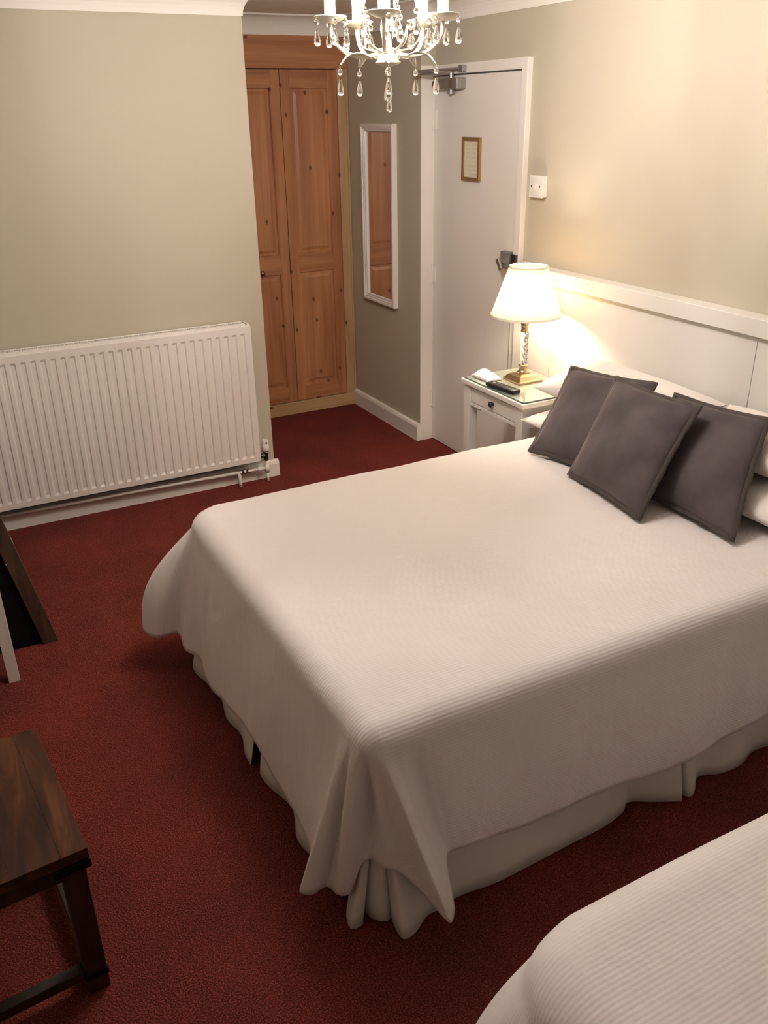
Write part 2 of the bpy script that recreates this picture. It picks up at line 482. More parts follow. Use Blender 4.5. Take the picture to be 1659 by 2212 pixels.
# ------------------------------------------------------------------ wardrobe
wd = empty('built_in_wardrobe', (2.0, YW, 0), 'built-in pine wardrobe with panelled doors filling the alcove', 'wardrobe')
XA, XB = XC+.003, XM-.003
B('fascia_board', 'pine_cross', wd, XA, XB, YW, YW+.02, 2.052, 2.30, .001)
B('plinth', 'pine_pale_cross', wd, XA, XB, YW-.012, YW+.02, 0, .082, .002)
B('stile', 'pine_pale_upright', wd, 2.418, 2.474, YW-.004, YW+.02, .082, 2.052, .002)
B('edge_bead', 'pine_pale_upright', wd, 2.474, XB, YW-.008, YW+.02, .082, 2.052, .002)
B('stile', 'pine_pale_upright', wd, XA, 1.70, YW, YW+.02, .082, 2.052, .002)
B('carcass_back', 'dark_gap', wd, XA, XB, YW+.06, YW+.08, 0, 2.30, 0)
def wardrobe_door(x0, x1, knob):
    z0, z1 = .086, 2.046
    s = .058
    d = MB().box(x0, x0+s, YW-.004, YW+.02, z0, z1, .0015).box(x1-s, x1, YW-.004, YW+.02, z0, z1, .0015).build('door_frame', 'pine_upright', wd)
    r = [(z0, z0+.095), (.915, 1.02), (z1-.09, z1)]
    for a, b in r:
        B('door_rail', 'pine_cross', d, x0+s, x1-s, YW-.0035, YW+.0195, a, b, .0015)
    for (a, b) in ((r[0][1], r[1][0]), (r[1][1], r[2][0])):
        # moulded panel: sunk field with a bevelled raised centre
        mb = MB()
        xa, xb = x0+s, x1-s
        def ring(i, y):
            return [(xa+i, y, a+i), (xb-i, y, a+i), (xb-i, y, b-i), (xa+i, y, b-i)]
        mb.grid([ring(0, YW-.002), ring(.004, YW-.002), ring(.009, YW+.008), ring(.022, YW+.008), ring(.04, YW+.001), ring(.05, YW+.001)], closed=True)
        q = ring(.05, YW+.001)
        mb.bm.faces.new([mb.bm.verts.new(p) for p in q])
        mb.build('panel', 'pine_upright', d)
    if knob:
        MB().lathe((0, 0, 0), [(0, .03), (.012, .028), (.016, .02), (.012, .012), (.007, .008), (.009, 0)], 16).xf(
            Matrix.Translation((knob[0], YW-.004, knob[1])) @ Matrix.Rotation(PI/2, 4, 'X')).build('knob', 'aged_brass', d, True)
    return d
wardrobe_door(1.703, 2.054, (1.866, .93))
wardrobe_door(2.058, 2.414, None)

# ------------------------------------------------------------------ mirror
t = empty('wall_mirror', (2.475, 4.75, .747), 'tall narrow mirror in a white moulded frame', 'mirror')
y0, y1, z0, z1 = 4.556, 4.952, .752, 1.757
def mprof(e):  # moulding section rings: inset, x
    return [(0, 2.4895), (0, 2.462), (.004, 2.458), (.014, 2.458), (.017, 2.464), (.026, 2.464), (.029, 2.469), (.038, 2.469), (.042, 2.478), (.042, 2.4895)]
def mcorner(i):
    return [(y0+i, z0+i), (y1-i, z0+i), (y1-i, z1-i), (y0+i, z1-i)]
for k in range(4):
    rows = []
    for i, x in mprof(0):
        c = mcorner(i)
        rows.append([(x, *c[k]), (x, *c[(k+1) % 4])])
    MB().grid(rows).build('frame_rail' if k % 2 == 0 else 'frame_side', 'gloss_white', t)
B('mirror_pane', 'mirror_glass', t, 2.479, 2.488, y0+.0425, y1-.0425, z0+.0425, z1-.0425, 0)

# ------------------------------------------------------------------ radiator
rad = empty('panel_radiator', (.75, 4.15, 0), 'long white ribbed panel radiator fixed to the cream wall', 'radiator')
rx0, rx1, rz0, rz1, ry = .02, 1.412, .132, .862, 4.125
pitch = .0432
xs = [(rx0, 0.0), (rx0+.004, 1.0)]
x = rx1 - .05
cols = []
nfl = int((rx1-rx0-.06)/pitch)
xcen = [rx1-.045-pitch*k for k in range(nfl)][::-1]
for xc in xcen:
    cols += [(xc-.0145, 0), (xc-.008, 1), (xc+.008, 1), (xc+.0125, 0)]
cols = [(rx0+.003, 0)] + cols + [(rx1-.003, 0)]
zr = [(rz0+.004, 0), (rz0+.030, 0), (rz0+.042, 1), (rz1-.048, 1), (rz1-.036, 0), (rz1-.004, 0)]
rows = []
rows.append([(xx, ry+.014, rz0) for xx, f in cols])
for z, g in zr:
    rows.append([(xx, ry+.0065*f*g, z) for xx, f in cols])
rows.append([(xx, ry+.014, rz1) for xx, f in cols])
MB().grid(rows).build('front_panel', 'radiator_enamel', rad)
MB().box(rx0, rx0+.003, ry, ry+.0135, rz0, rz1).box(rx1-.003, rx1, ry, ry+.0135, rz0, rz1).box(rx0, rx1, ry+.0135, ry+.022, rz0-.003, rz1, .003).build('panel_edge', 'radiator_enamel', rad)
B('rear_panel', 'inner_shade_grey', rad, rx0+.02, rx1-.02, 4.195, 4.212, rz0, rz1-.01, .003)
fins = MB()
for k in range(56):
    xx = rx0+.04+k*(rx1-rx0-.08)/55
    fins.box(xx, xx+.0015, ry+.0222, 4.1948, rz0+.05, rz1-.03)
fins.build('convector_fins', 'inner_shade_grey', rad)  # fins and rear panel coloured dark so the grille slots read as shaded
gr = MB().box(rx0+.02, rx1-.02, ry+.012, ry+.030, rz1-.001, rz1+.008, .002).box(rx0+.02, rx1-.02, 4.200, 4.214, rz1-.001, rz1+.008, .002)
gr.box(rx0+.02, rx1-.02, 4.166, 4.170, rz1-.001, rz1+.007)
x = rx0+.022
while x < rx1-.025:
    gr.box(x, x+.0045, ry+.030, 4.200, rz1-.001, rz1+.006)
    x += .0105
gr.build('top_grille', 'radiator_enamel', rad)
B('side_cover', 'radiator_enamel', rad, rx1-.012, rx1+.001, ry+.022, 4.212, rz0+.03, rz1+.006, .002)
for xx in (.25, 1.2):
    B('wall_bracket', 'radiator_enamel', rad, xx, xx+.03, 4.212, 4.2245, rz0+.05, rz1-.1, 0)
vx, vy = 1.456, 4.165
vb = MB().lathe((vx, vy, 0), [(.0, .118), (.011, .118), (.013, .128), (.011, .138), (.010, .15), (.014, .156), (.014, .172), (0, .172)], 16).build('valve_body', 'chrome_dark', rad, True)
MB().tube([(vx, vy, .148), (1.415, vy, .148)], .010, 12).build('valve_tail', 'chrome_dark', vb, True)
MB().tube([(1.446, vy, .148), (1.436, vy, .148)], .0145, 6).build('union_nut', 'chrome_dark', vb)
hd = MB().lathe((vx, vy, 0), [(0, .172), (.016, .172), (.019, .178), (.019, .205), (.0165, .21), (.0165, .232), (.014, .237), (0, .237)], 20).build('valve_cap', 'plastic_white', rad, True)
MB().tube([(vx, vy-.0165, .222), (vx, vy-.018, .222)], .006, 10).build('cap_mark', 'satin_steel', hd)
MB().tube([(vx, vy, .118), (vx, vy, .066)], .0085, 12).build('pipe', 'gloss_white', rad, True)
MB().tube([(vx, vy, .05), (vx, vy, .095)], .0125, 12).build('elbow', 'gloss_white', rad, True)
MB().tube([(vx, vy, .05), (vx, vy-.004, .0005)], .009, 12).build('pipe', 'gloss_white', rad, True)
MB().tube([(vx, vy, .075), (1.30, vy, .078), (.9, vy+.004, .084), (.3, vy+.01, .09), (.03, vy+.01, .092)], .0085, 10).build('pipe', 'gloss_white', rad, True)
MB().tube([(1.40, vy, .0765), (1.425, vy, .076)], .0125, 10).build('pipe_collar', 'gloss_white', rad)
MB().tube([(1.345, vy, .077), (1.31, vy, .078)], .0105, 12).build('compression_joint', 'chrome_dark', rad)
for xx in (1.352, 1.328, 1.304):
    MB().tube([(xx-.005, vy, .077), (xx+.005, vy, .077)], .0135, 6).build('joint_nut', 'steel', rad)
MB().tube([(1.298, vy, .082), (1.296, vy-.006, .06), (1.296, vy-.012, .03), (1.296, vy-.012, .0005)], .009, 10).build('pipe', 'gloss_white', rad, True)

# ------------------------------------------------------------------ headboard panelling
hb = empty('headboard_panelling', (2.54, 1.3, 0), 'long white panelled headboard with a projecting top rail behind the pillows', 'headboard')
seams = [3.440, 3.150, 2.020, .890, -.24, -.99]
for a, b in zip(seams[:-1], seams[1:]):
    B('panel', 'panel_paint', hb, 2.522, 2.5745, b+.0012, a-.0012, .012, 1.10, .0012)
B('top_rail', 'panel_paint', hb, 2.498, 2.5745, -.99, 3.44, 1.10, 1.163, .003, 3)
B('base_rail', 'panel_paint', hb, 2.53, 2.5745, -.99, 3.44, 0, .012, .001)

# ------------------------------------------------------------------ beds
def fbm(x, y, z=0.0):
    return noise.noise(Vector((x, y, z)))
def make_bed(prefix_label, x0, x1, y0, y1, ztop, panels, vz=.30):
    b = empty('bed', ((x0+x1)/2, (y0+y1)/2, 0), prefix_label, 'bed')
    B('divan_base', 'mattress_cloth', b, x0+.05, x1, y0+.05, y1-.05, .03, ztop-.27, .02)
    B('mattress', 'mattress_cloth', b, x0+.04, x1, y0+.045, y1-.045, ztop-.268, ztop-.075, .045, 4)
    for sx in (x0+.1, x1-.1):
        for sy in (y0+.12, y1-.12):
            MB().tube([(sx, sy, 0), (sx, sy, .032)], .025, 14).build('castor', 'black_plastic', b)
    for pts in panels:
        P = catmull(pts, 12)
        rows = []
        nrow = 9
        for r in range(nrow):
            v = r/(nrow-1)
            row = []
            for i, (tx, ty, bx, by) in enumerate(P):
                e = v**.9
                row.append((tx+(bx-tx)*e, ty+(by-ty)*e, vz*(1-v)+.004))
            rows.append(row)
        o = MB().grid(rows).build('valance_panel', 'valance_cotton', b, True)
        md = o.modifiers.new('thick', 'SOLIDIFY'); md.thickness = .0025; md.offset = 0
    return b
def make_duvet(label, ctrl, zt, R, spine, seed, loc, headx):
    """ctrl: inner-shoulder x,y, outward angle (deg), hem x,y,z, bulge"""
    P = catmull(ctrl, 18)
    xlo = min(c[0] for c in ctrl); ylo = min(c[1] for c in ctrl); yhi = max(c[1] for c in ctrl)
    P = [(max(c[0], xlo), min(max(c[1], ylo), yhi), *c[2:]) for c in P]
    nT, nF, nS = 5, 7, 26
    rows, uvs = [], []
    (sx0, sx1, sy) = spine
    def top(x, y):
        return zt + .007*fbm(x*2.3, y*2.3, seed) + .003*fbm(x*6, y*6, seed+3)
    ix0 = min(c[0] for c in P)+.10; ix1 = headx; iy0 = min(c[1] for c in P)+.10; iy1 = max(c[1] for c in P)-.10
    for j in range(nT):                       # flat margin between the middle field and the shoulder
        f = j/nT
        row, uv = [], []
        for (cx, cy, an, hx, hy, hz, bu) in P:
            px = min(max(cx, ix0), ix1); py = min(max(cy, iy0), iy1)
            x = px+(cx-px)*f; y = py+(cy-py)*f
            row.append((x, y, top(x, y))); uv.append((x, y))
        rows.append(row); uvs.append(uv)
    for j in range(nF):                       # rounded shoulder
        th = PI/2*j/(nF-1)*.94
        row, uv = [], []
        for (cx, cy, an, hx, hy, hz, bu) in P:
            nx, ny = math.cos(math.radians(an)), math.sin(math.radians(an))
            s = R*math.sin(th)
            row.append((cx+nx*s, cy+ny*s, top(cx, cy)-R*(1-math.cos(th)))); uv.append((cx+nx*R*th, cy+ny*R*th))
        rows.append(row); uvs.append(uv)
    base = rows[-1]; ub = uvs[-1]
    for j in range(1, nS+1):                  # hanging side
        v = j/nS
        row, uv = [], []
        for i, (cx, cy, an, hx, hy, hz, bu) in enumerate(P):
            bx, by, bz = base[i]
            nx, ny = math.cos(math.radians(an)), math.sin(math.radians(an))
            cn = max(0.0, 1-abs(an-222)/42.0) if an < 265 else 0.0
            e = v**(1.1-.3*min(1, cn*2))
            x = bx+(hx-bx)*e; y = by+(hy-by)*e; z = bz+(hz-bz)*v
            w_ = bu*math.sin(PI*v)+.009*fbm(x*5+seed, y*5, z*2.5)*min(1, v*3) + .004*fbm(x*14, y*14, z*5+seed)*min(1, v*2)
            row.append((x+nx*w_, y+ny*w_, z))
            d = (bz-z)
            uv.append((ub[i][0]+nx*d, ub[i][1]+ny*d))
        rows.append(row); uvs.append(uv)
    mb = MB().grid(rows)
    # middle field: shares its rim with the margin's inner row
    rim, rim2 = [], []
    for p_ in rows[0]:
        q_ = Vector((p_[0], p_[1]))
        if not rim or (q_-rim[-1]).length > 1e-4:
            rim.append(q_)
    nr = len(rim)
    pts = list(rim)
    k_ = .03
    x_ = ix0+k_
    while x_ < ix1-.02:
        y_ = iy0+k_
        while y_ < iy1-.02:
            pts.append(Vector((x_, y_))); y_ += k_
        x_ += k_
    vo_, eo_, fo_, *_r = geometry.delaunay_2d_cdt(pts, [(i, (i+1) % nr) for i in range(nr)], [], 1, 1e-6)
    nv = [mb.bm.verts.new((p_.x, p_.y, top(p_.x, p_.y))) for p_ in vo_]
    for f_ in fo_:
        mb.bm.faces.new([nv[i] for i in f_])
    uvs.append([(p_.x, p_.y) for p_ in vo_])
    o = mb.build('duvet', 'duvet_cotton', None, True, loc=loc)
    # uv in metres of cloth
    me = o.data
    flat = [u for r in uvs for u in r]
    ul = me.uv_layers.new(name='UVMap')
    for lp in me.loops:
        ul.data[lp.index].uv = flat[lp.vertex_index]
    bmx = bmesh.new(); bmx.from_mesh(me)
    bmesh.ops.remove_doubles(bmx, verts=bmx.verts[:], dist=2e-5)
    bmesh.ops.dissolve_degenerate(bmx, edges=bmx.edges[:], dist=1e-6)
    bmesh.ops.recalc_face_normals(bmx, faces=bmx.faces[:])
    up_f = max(bmx.faces, key=lambda f: f.calc_center_median().z)
    if up_f.normal.z < 0:
        bmesh.ops.reverse_faces(bmx, faces=bmx.faces[:])
    bmx.to_mesh(me); bmx.free()
    md = o.modifiers.new('thick', 'SOLIDIFY'); md.thickness = .004; md.offset = -1
    return tag(o, label, 'duvet')

ZT = .60
yn, yf, xf = 1.395, 2.67, .695
panels = [
    [(1.9, 2.69, 1.9, 2.72), (1.3, 2.69, 1.3, 2.73), (.9, 2.69, .88, 2.715), (.70, 2.69, .66, 2.72), (.66, 2.66, .60, 2.68), (.655, 2.61, .582, 2.61), (.655, 2.5, .60, 2.52), (.655, 2.4, .615, 2.42),
     (.655, 2.3, .598, 2.30), (.655, 2.2, .612, 2.2), (.655, 2.10, .592, 2.11), (.655, 2.055, .59, 2.05)],
    [(.66, 2.06, .63, 2.04), (.655, 2.02, .602, 2.0), (.655, 1.93, .606, 1.93), (.655, 1.82, .632, 1.82), (.655, 1.70, .60, 1.70), (.655, 1.60, .615, 1.60), (.66, 1.48, .625, 1.47)],
    [(.69, 1.47, .64, 1.46), (.70, 1.44, .61, 1.41), (.70, 1.43, .605, 1.372), (.705, 1.43, .635, 1.372), (.71, 1.43, .648, 1.41)],
    [(.70, 1.44, .65, 1.425), (.705, 1.43, .665, 1.372), (.71, 1.425, .695, 1.350), (.72, 1.425, .725, 1.375)],
    [(.71, 1.43, .725, 1.395), (.72, 1.42, .705, 1.345), (.725, 1.415, .702, 1.288), (.74, 1.405, .735, 1.287), (.77, 1.395, .785, 1.315), (.82, 1.385, .83, 1.318), (.90, 1.375, .89, 1.328),
     (1.0, 1.365, 1.0, 1.318), (1.12, 1.365, 1.12, 1.322), (1.24, 1.365, 1.24, 1.328), (1.36, 1.365, 1.365, 1.333), (1.44, 1.37, 1.45, 1.350), (1.49, 1.372, 1.495, 1.372), (1.55, 1.37, 1.56, 1.338), (1.625, 1.36, 1.632, 1.300)],
    [(1.66, 1.375, 1.66, 1.38), (1.645, 1.365, 1.650, 1.325), (1.665, 1.36, 1.668, 1.303), (1.69, 1.365, 1.70, 1.318), (1.74, 1.37, 1.75, 1.352), (1.82, 1.365, 1.82, 1.330), (1.90, 1.365, 1.90, 1.328), (1.98, 1.37, 1.98, 1.352), (2.07, 1.365, 2.07, 1.345), (2.2, 1.365, 2.2, 1.325), (2.45, 1.365, 2.45, 1.345)],
]
make_bed('white double divan bed with a plain valance against the headboard', .655, 2.515, 1.36, 2.705, ZT, panels)
ctrl = [
    (2.46, yf, 90, 2.46, 2.755, .20, 0), (2.0, yf, 90, 2.0, 2.76, .19, 0), (1.5, yf, 90, 1.5, 2.765, .18, 0), (1.1, yf, 90, 1.1, 2.77, .17, 0), (.9, yf, 90, .9, 2.775, .17, 0), (.76, yf, 92, .72, 2.80, .16, 0),
    (.735, 2.664, 110, .60, 2.86, .16, .02), (.712, 2.652, 135, .49, 2.84, .155, .05), (.702, 2.64, 155, .448, 2.755, .15, .07), (.697, 2.628, 170, .475, 2.67, .15, .04), (xf, 2.615, 177, .548, 2.655, .15, .02),
    (xf, 2.595, 180, .556, 2.608, .106, 0), (xf, 2.55, 180, .588, 2.54, .10, 0), (xf, 2.45, 180, .578, 2.44, .095, 0), (xf, 2.36, 180, .568, 2.355, .10, .005), (xf, 2.23, 180, .58, 2.20, .125, 0), (xf, 2.08, 180, .588, 2.04, .145, 0),
    (xf, 1.92, 180, .585, 1.88, .135, .004), (xf, 1.78, 180, .588, 1.74, .125, 0), (xf, 1.65, 180, .588, 1.62, .12, 0), (xf, 1.53, 180, .572, 1.525, .115, 0),
    (xf, 1.46, 181, .530, 1.472, .118, -.006), (xf, 1.44, 184, .502, 1.446, .110, .004), (xf, 1.425, 188, .528, 1.432, .100, .004), (xf, 1.415, 193, .572, 1.438, .098, -.012), (xf, 1.405, 198, .584, 1.402, .098, .012), (xf, yn, 204, .612, 1.386, .108, .008), (xf, yn, 212, .644, 1.392, .172, -.020),
    (xf, yn, 222, .664, 1.378, .198, -.026), (xf, yn, 232, .682, 1.345, .188, -.004), (xf, yn, 241, .715, 1.322, .176, -.010), (xf, yn, 249, .752, 1.272, .135, .004), (xf, yn, 256, .784, 1.224, .088, .014), (.702, yn, 260, .799, 1.220, .082, .012), (.72, yn, 264, .818, 1.245, .105, -.008), (.75, yn, 268, .830, 1.298, .18, -.020), (.79, yn, 269, .85, 1.314, .19, -.008), (.85, yn, 270, .90, 1.312, .188, 0), (1.05, yn, 270, 1.05, 1.312, .17, 0),
    (1.2, yn, 270, 1.2, 1.308, .168, .004), (1.35, yn, 270, 1.34, 1.31, .17, 0), (1.5, yn, 270, 1.49, 1.308, .160, 0), (1.64, yn, 270, 1.63, 1.30, .155, .004), (1.8, yn, 270, 1.79, 1.31, .165, 0), (1.95, yn, 270, 1.95, 1.31, .18, 0), (2.15, yn, 270, 2.16, 1.315, .2, 0), (2.46, yn, 270, 2.46, 1.32, .2, 0)]
make_duvet('white ribbed cotton duvet spread over the double bed with bunched corner folds', ctrl, ZT, .062, (1.25, 2.46, 2.03), 1.3, (1.5, 2.03, ZT-.02), 2.46)

# second (single) bed in the near corner
Z2 = .535
bx0, by0, by1 = .66, -.12, .82
p2 = [[(2.45, by1-.01, 2.45, by1), (1.8, by1-.01, 1.8, by1+.01), (1.2, by1-.01, 1.2, by1), (.8, by1-.01, .8, by1+.012), (bx0+.03, by1-.03, bx0, by1-.02), (bx0+.01, by1-.2, bx0-.03, by1-.2), (bx0+.01, .35, bx0-.015, .35), (bx0+.01, 0, bx0-.03, 0), (bx0+.04, by0+.01, bx0+.02, by0-.01), (1.0, by0+.01, 1.0, by0-.01), (2.45, by0+.01, 2.45, by0-.01)]]
make_bed('white single bed standing parallel to the double bed', bx0, 2.515, by0, by1, Z2, p2, .26)
a, b_, c_ = bx0+.075, by1-.06, by0+.06
ctrl2 = [(2.46, b_, 90, 2.46, .87, .19, 0), (1.9, b_, 90, 1.9, .875, .18, 0), (1.4, b_, 90, 1.4, .87, .18, .005), (1.05, b_, 90, 1.05, .875, .18, 0), (.85, b_, 92, .83, .885, .17, .005), (a+.07, b_-.002, 104, .68, .90, .17, .01),
         (a+.02, b_-.02, 125, .60, .88, .17, .02), (a+.005, b_-.05, 150, .545, .79, .16, .03), (a, b_-.09, 168, .55, .69, .15, .0), (a, b_-.14, 176, .61, .635, .16, -.03), (a, b_-.20, 180, .575, .56, .15, .02), (a, b_-.29, 180, .612, .48, .15, -.02),
         (a, .3, 180, .59, .3, .15, 0), (a, .1, 180, .60, .1, .15, 0), (a, c_+.05, 190, .57, c_, .15, 0), (a, c_, 225, .57, c_-.12, .13, 0), (a+.05, c_, 265, a+.05, c_-.14, .15, 0), (1.1, c_, 270, 1.1, by0-.05, .17, 0), (1.8, c_, 270, 1.8, by0-.05, .17, 0), (2.46, c_, 270, 2.46, by0-.05, .17, 0)]
make_duvet('cream ribbed cotton duvet on the single bed', ctrl2, Z2, .10, (1.05, 2.46, .35), 7.7, (1.5, .35, Z2-.02), 2.46)

# ------------------------------------------------------------------ pillows and cushions
def puff(name, label, cat, group, BL, BR, TL, TR, thick, material, flange=0.0, seed=0.0, n=30, edge=.0, pinch=.05, sag=0.0, flmat=None):
    BL, BR, TL, TR = map(Vector, (BL, BR, TL, TR))
    nrm = ((BR-BL).cross(TL-BL)).normalized()
    cen = (BL+BR+TL+TR)/4
    low = min((BL, BR), key=lambda p: p.z)
    t = empty(name, ((BL.x+BR.x)/2, (BL.y+BR.y)/2, low.z), label, cat, group)
    def plane(u, v):
        # pull the sides in a little so the corners stand out
        uu = u*2-1; vv = v*2-1
        k = pinch
        uu2 = uu*(1-k*(1-vv*vv)); vv2 = vv*(1-k*(1-uu*uu))
        u, v = (uu2+1)/2, (vv2+1)/2
        return (BL*(1-u)+BR*u)*(1-v)+(TL*(1-u)+TR*u)*v
    def h(u, v):
        uu = abs(u*2-1); vv = abs(v*2-1)
        a_ = max(0, 1-uu**2.8)**.54 * max(0, 1-vv**2.8)**.54
        w_ = 1+.12*fbm(u*3.1+seed, v*3.1, seed)+.06*fbm(u*8+seed, v*8, 2+seed)+.10*max(0, uu*vv-.35)*math.sin(34*math.atan2(1-vv, 1.001-uu)+seed)
        return thick*a_*w_
    mb = MB()
    for s in (1, -1):
        rows = []
        for j in range(n+1):
            row = []
            for i in range(n+1):
                # cluster samples toward the rim
                u = .5-.5*math.cos(PI*i/n); v = .5-.5*math.cos(PI*j/n)
                p = plane(u, v)+nrm*s*h(u, v)
                p.z -= sag*(4*u*(1-u))*(4*v*(1-v))
                row.append(p)
            rows.append(row)
        mb.grid(rows)
    bmesh.ops.remove_doubles(mb.bm, verts=mb.bm.verts[:], dist=1e-5)
    body = mb.build('cover', material, t, True)
    if flange > 0:
        path = []
        m_ = 36
        for k in range(m_): path.append((k/m_, 0))
        for k in range(m_): path.append((1, k/m_))
        for k in range(m_): path.append((1-k/m_, 1))
        for k in range(m_): path.append((0, 1-k/m_))
        ex = (BR-BL).normalized(); ey = (TL-BL).normalized()
        rows = [[], [], [], []]
        for q, (u, v) in enumerate(path):
            c = plane(u, v)
            # outward direction
            d = Vector((0, 0, 0))
            if v == 0: d -= ey
            if v == 1: d += ey
            if u == 0: d -= ex
            if u == 1: d += ex
            d = d.normalized()*(1.25 if (u in (0, 1) and v in (0, 1)) else 1)
            wv = nrm*.006*fbm(q*.23, seed, 1.0)
            i_ = c-d*.004; o_ = c+d*flange+wv
            rows[0].append(i_+nrm*.006); rows[1].append(o_+nrm*.0035); rows[2].append(o_-nrm*.0035); rows[3].append(i_-nrm*.006)
        MB().grid(rows, closed=True).build('flange', flmat or material, t, True)
    return t
G = None
# white pillows: two stacks
def pillow(label, x0, x1, y0, y1, zf, zb, thick, seed, zc=None):
    return puff('pillow', label, 'pillow', 'white pillows at the head of the double bed', (x0, y0+.0, zf), (x0, y1, zc or zf), (x1, y0, zb), (x1, y1, zb), thick, 'pillow_cotton', 0, seed, 26, pinch=.075)
pillow('lower white pillow of the stack beside the bedside table', 2.115, 2.50, 2.06, 2.812, .662, .68, .050, 1.1, .634)
pillow('upper white pillow of the stack beside the bedside table', 2.205, 2.482, 2.07, 2.845, .765, .845, .068, 2.2, .752)
pillow('lower white pillow of the stack on the side towards the single bed', 2.13, 2.50, 1.36, 2.055, .662, .68, .050, 3.1)
pillow('upper white pillow of the stack on the side towards the single bed', 2.225, 2.482, 1.37, 2.06, .77, .85, .068, 4.2)
CG = 'grey velvet cushions leaning on the pillows'
puff('cushion', 'grey velvet cushion leaning at the bedside-table end of the row', 'cushion', CG, (1.965, 2.525, .622), (2.045, 2.14, .622), (2.235, 2.640, .878), (2.285, 2.245, .905), .055, 'grey_velvet', .013, 5.0, flmat='velvet_flange')
puff('cushion', 'grey velvet cushion overlapping the two others in front', 'cushion', CG, (1.945, 2.262, .622), (1.895, 1.858, .622), (2.19, 2.335, .918), (2.15, 1.908, .932), .064, 'grey_velvet', .013, 6.0, flmat='velvet_flange')
puff('cushion', 'grey velvet cushion at the single-bed end of the row', 'cushion', CG, (2.05, 1.985, .622), (2.035, 1.602, .622), (2.255, 2.105, .905), (2.285, 1.742, .915), .055, 'grey_velvet', .013, 7.0, flmat='velvet_flange')

# ------------------------------------------------------------------ bedside table
ns = empty('bedside_table', (2.31, 3.05, 0), 'white bedside table with one drawer and a glass top', 'bedside table')
nx0, nx1, ny0, ny1 = 2.130, 2.487, 2.812, 3.295
B('table_top', 'gloss_white', ns, nx0, nx1, ny0, ny1, .672, .694, .003)
g = B('glass_sheet', 'table_glass', ns, nx0+.012, nx1-.012, ny0+.012, ny1-.012, .6945, .7, .0008)
ge = MB()
for (xa, xb, ya, yb) in ((nx0+.010, nx0+.012, ny0+.012, ny1-.012), (nx0+.012, nx1-.012, ny0+.010, ny0+.012)):
    ge.box(xa, xb, ya, yb, .6945, .6995)
ge.build('glass_rim', 'glass_edge', g)
for xx in (nx0+.012, nx1-.057):
    for yy in (ny0+.015, ny1-.060):
        B('leg', 'gloss_white', ns, xx, xx+.045, yy, yy+.045, 0, .672, .002)
la, lb = ny0+.060, ny1-.060
B('apron', 'gloss_white', ns, nx0+.057, nx1-.057, ny0+.02, ny0+.036, .575, .672, .001)
B('apron', 'gloss_white', ns, nx0+.057, nx1-.057, ny1-.036, ny1-.02, .575, .672, .001)
B('apron', 'gloss_white', ns, nx1-.036, nx1-.02, la, lb, .575, .672, .001)
B('top_rail', 'gloss_white', ns, nx0+.018, nx0+.04, la, lb, .662, .672, .001)
B('lower_rail', 'gloss_white', ns, nx0+.016, nx0+.04, la, lb, .575, .590, .001)
d = B('drawer', 'gloss_white', ns, nx0+.018, nx0+.036, la+.002, lb-.002, .593, .660, .002)
MB().lathe((0, 0, 0), [(0, .024), (.009, .023), (.0135, .017), (.012, .011), (.006, .007), (.008, 0)], 16).xf(
    Matrix.Translation((nx0+.018, (ny0+ny1)/2, .630)) @ Matrix.Rotation(-PI/2, 4, 'Y')).build('knob', 'pewter_knob', d, True)
B('shelf', 'gloss_white', ns, nx0+.02, nx1-.02, la-.02, lb+.02, .16, .178, .002)
for yy in (la+.012, lb-.04):
    B('corner_block', 'gloss_white', ns, nx0+.045, nx0+.09, yy, yy+.03, .552, .575, .002)

# ------------------------------------------------------------------ bedside lamp
lc = Vector((2.340, 3.103, .7005))
lamp = empty('bedside_lamp', lc, 'brass and twisted glass table lamp with a cream tapered shade', 'lamp')
def sq(c, prof):
    return MB().lathe(c, prof, 4, rot0=PI/4)
s2 = math.sqrt(2)
sq(lc, [(0, 0), (.064*s2, 0), (.064*s2, .007), (.060*s2, .010), (.058*s2, .012), (.050*s2, .022), (.047*s2, .026), (.035*s2, .031), (.030*s2, .034), (0, .034)]).build('base', 'brass', lamp)
MB().lathe(lc, [(.028, .034), (.030, .036), (.022, .044), (.018, .056), (.021, .066), (.023, .070), (.019, .073), (0, .073)], 24).build('collar', 'brass', lamp, True)
rows = []
for k in range(60):
    f = k/59
    z = .073+f*.148
    row = []
    for q in range(40):
        a = 2*PI*q/40
        r = .0155*(1+.16*math.cos(5*(a+f*5.0)))
        row.append((lc.x+r*math.cos(a), lc.y+r*math.sin(a), lc.z+z))
    rows.append(row)
mb = MB().grid(rows, closed=True)
mb.bm.verts.ensure_lookup_table()
mb.bm.faces.new(mb.bm.verts[:40][::-1]); mb.bm.faces.new(mb.bm.verts[-40:])
mb.build('twisted_glass_stem', 'lamp_glass', lamp, True)
MB().lathe(lc, [(.0, .221), (.018, .221), (.020, .226), (.017, .231), (.017, .240), (.020, .243), (.017, .246), (.022, .262), (.029, .273), (.029, .278), (0, .278)], 24).build('capital', 'brass', lamp, True)
MB().lathe(lc, [(.0, .278), (.008, .278), (.008, .30), (.014, .302), (.014, .335), (0, .335)], 16).build('bulb_holder', 'brass', lamp, True)
zb, zt_ = .296, .505
MB().lathe(lc, [(.155, zb), (.083, zt_), (.0815, zt_), (.1535, zb)], 64, close=True).build('lamp_shade', 'lamp_shade_fabric', lamp, True)
MB().lathe(lc, [(.157, zb-.003), (.157, zb+.006), (.1525, zb+.006), (.1525, zb-.003)], 64, close=True).build('shade_trim', 'candle_sleeve', lamp)
MB().lathe(lc, [(.0845, zt_-.005), (.0845, zt_+.003), (.080, zt_+.003), (.080, zt_-.005)], 48, close=True).build('shade_trim', 'candle_sleeve', lamp)
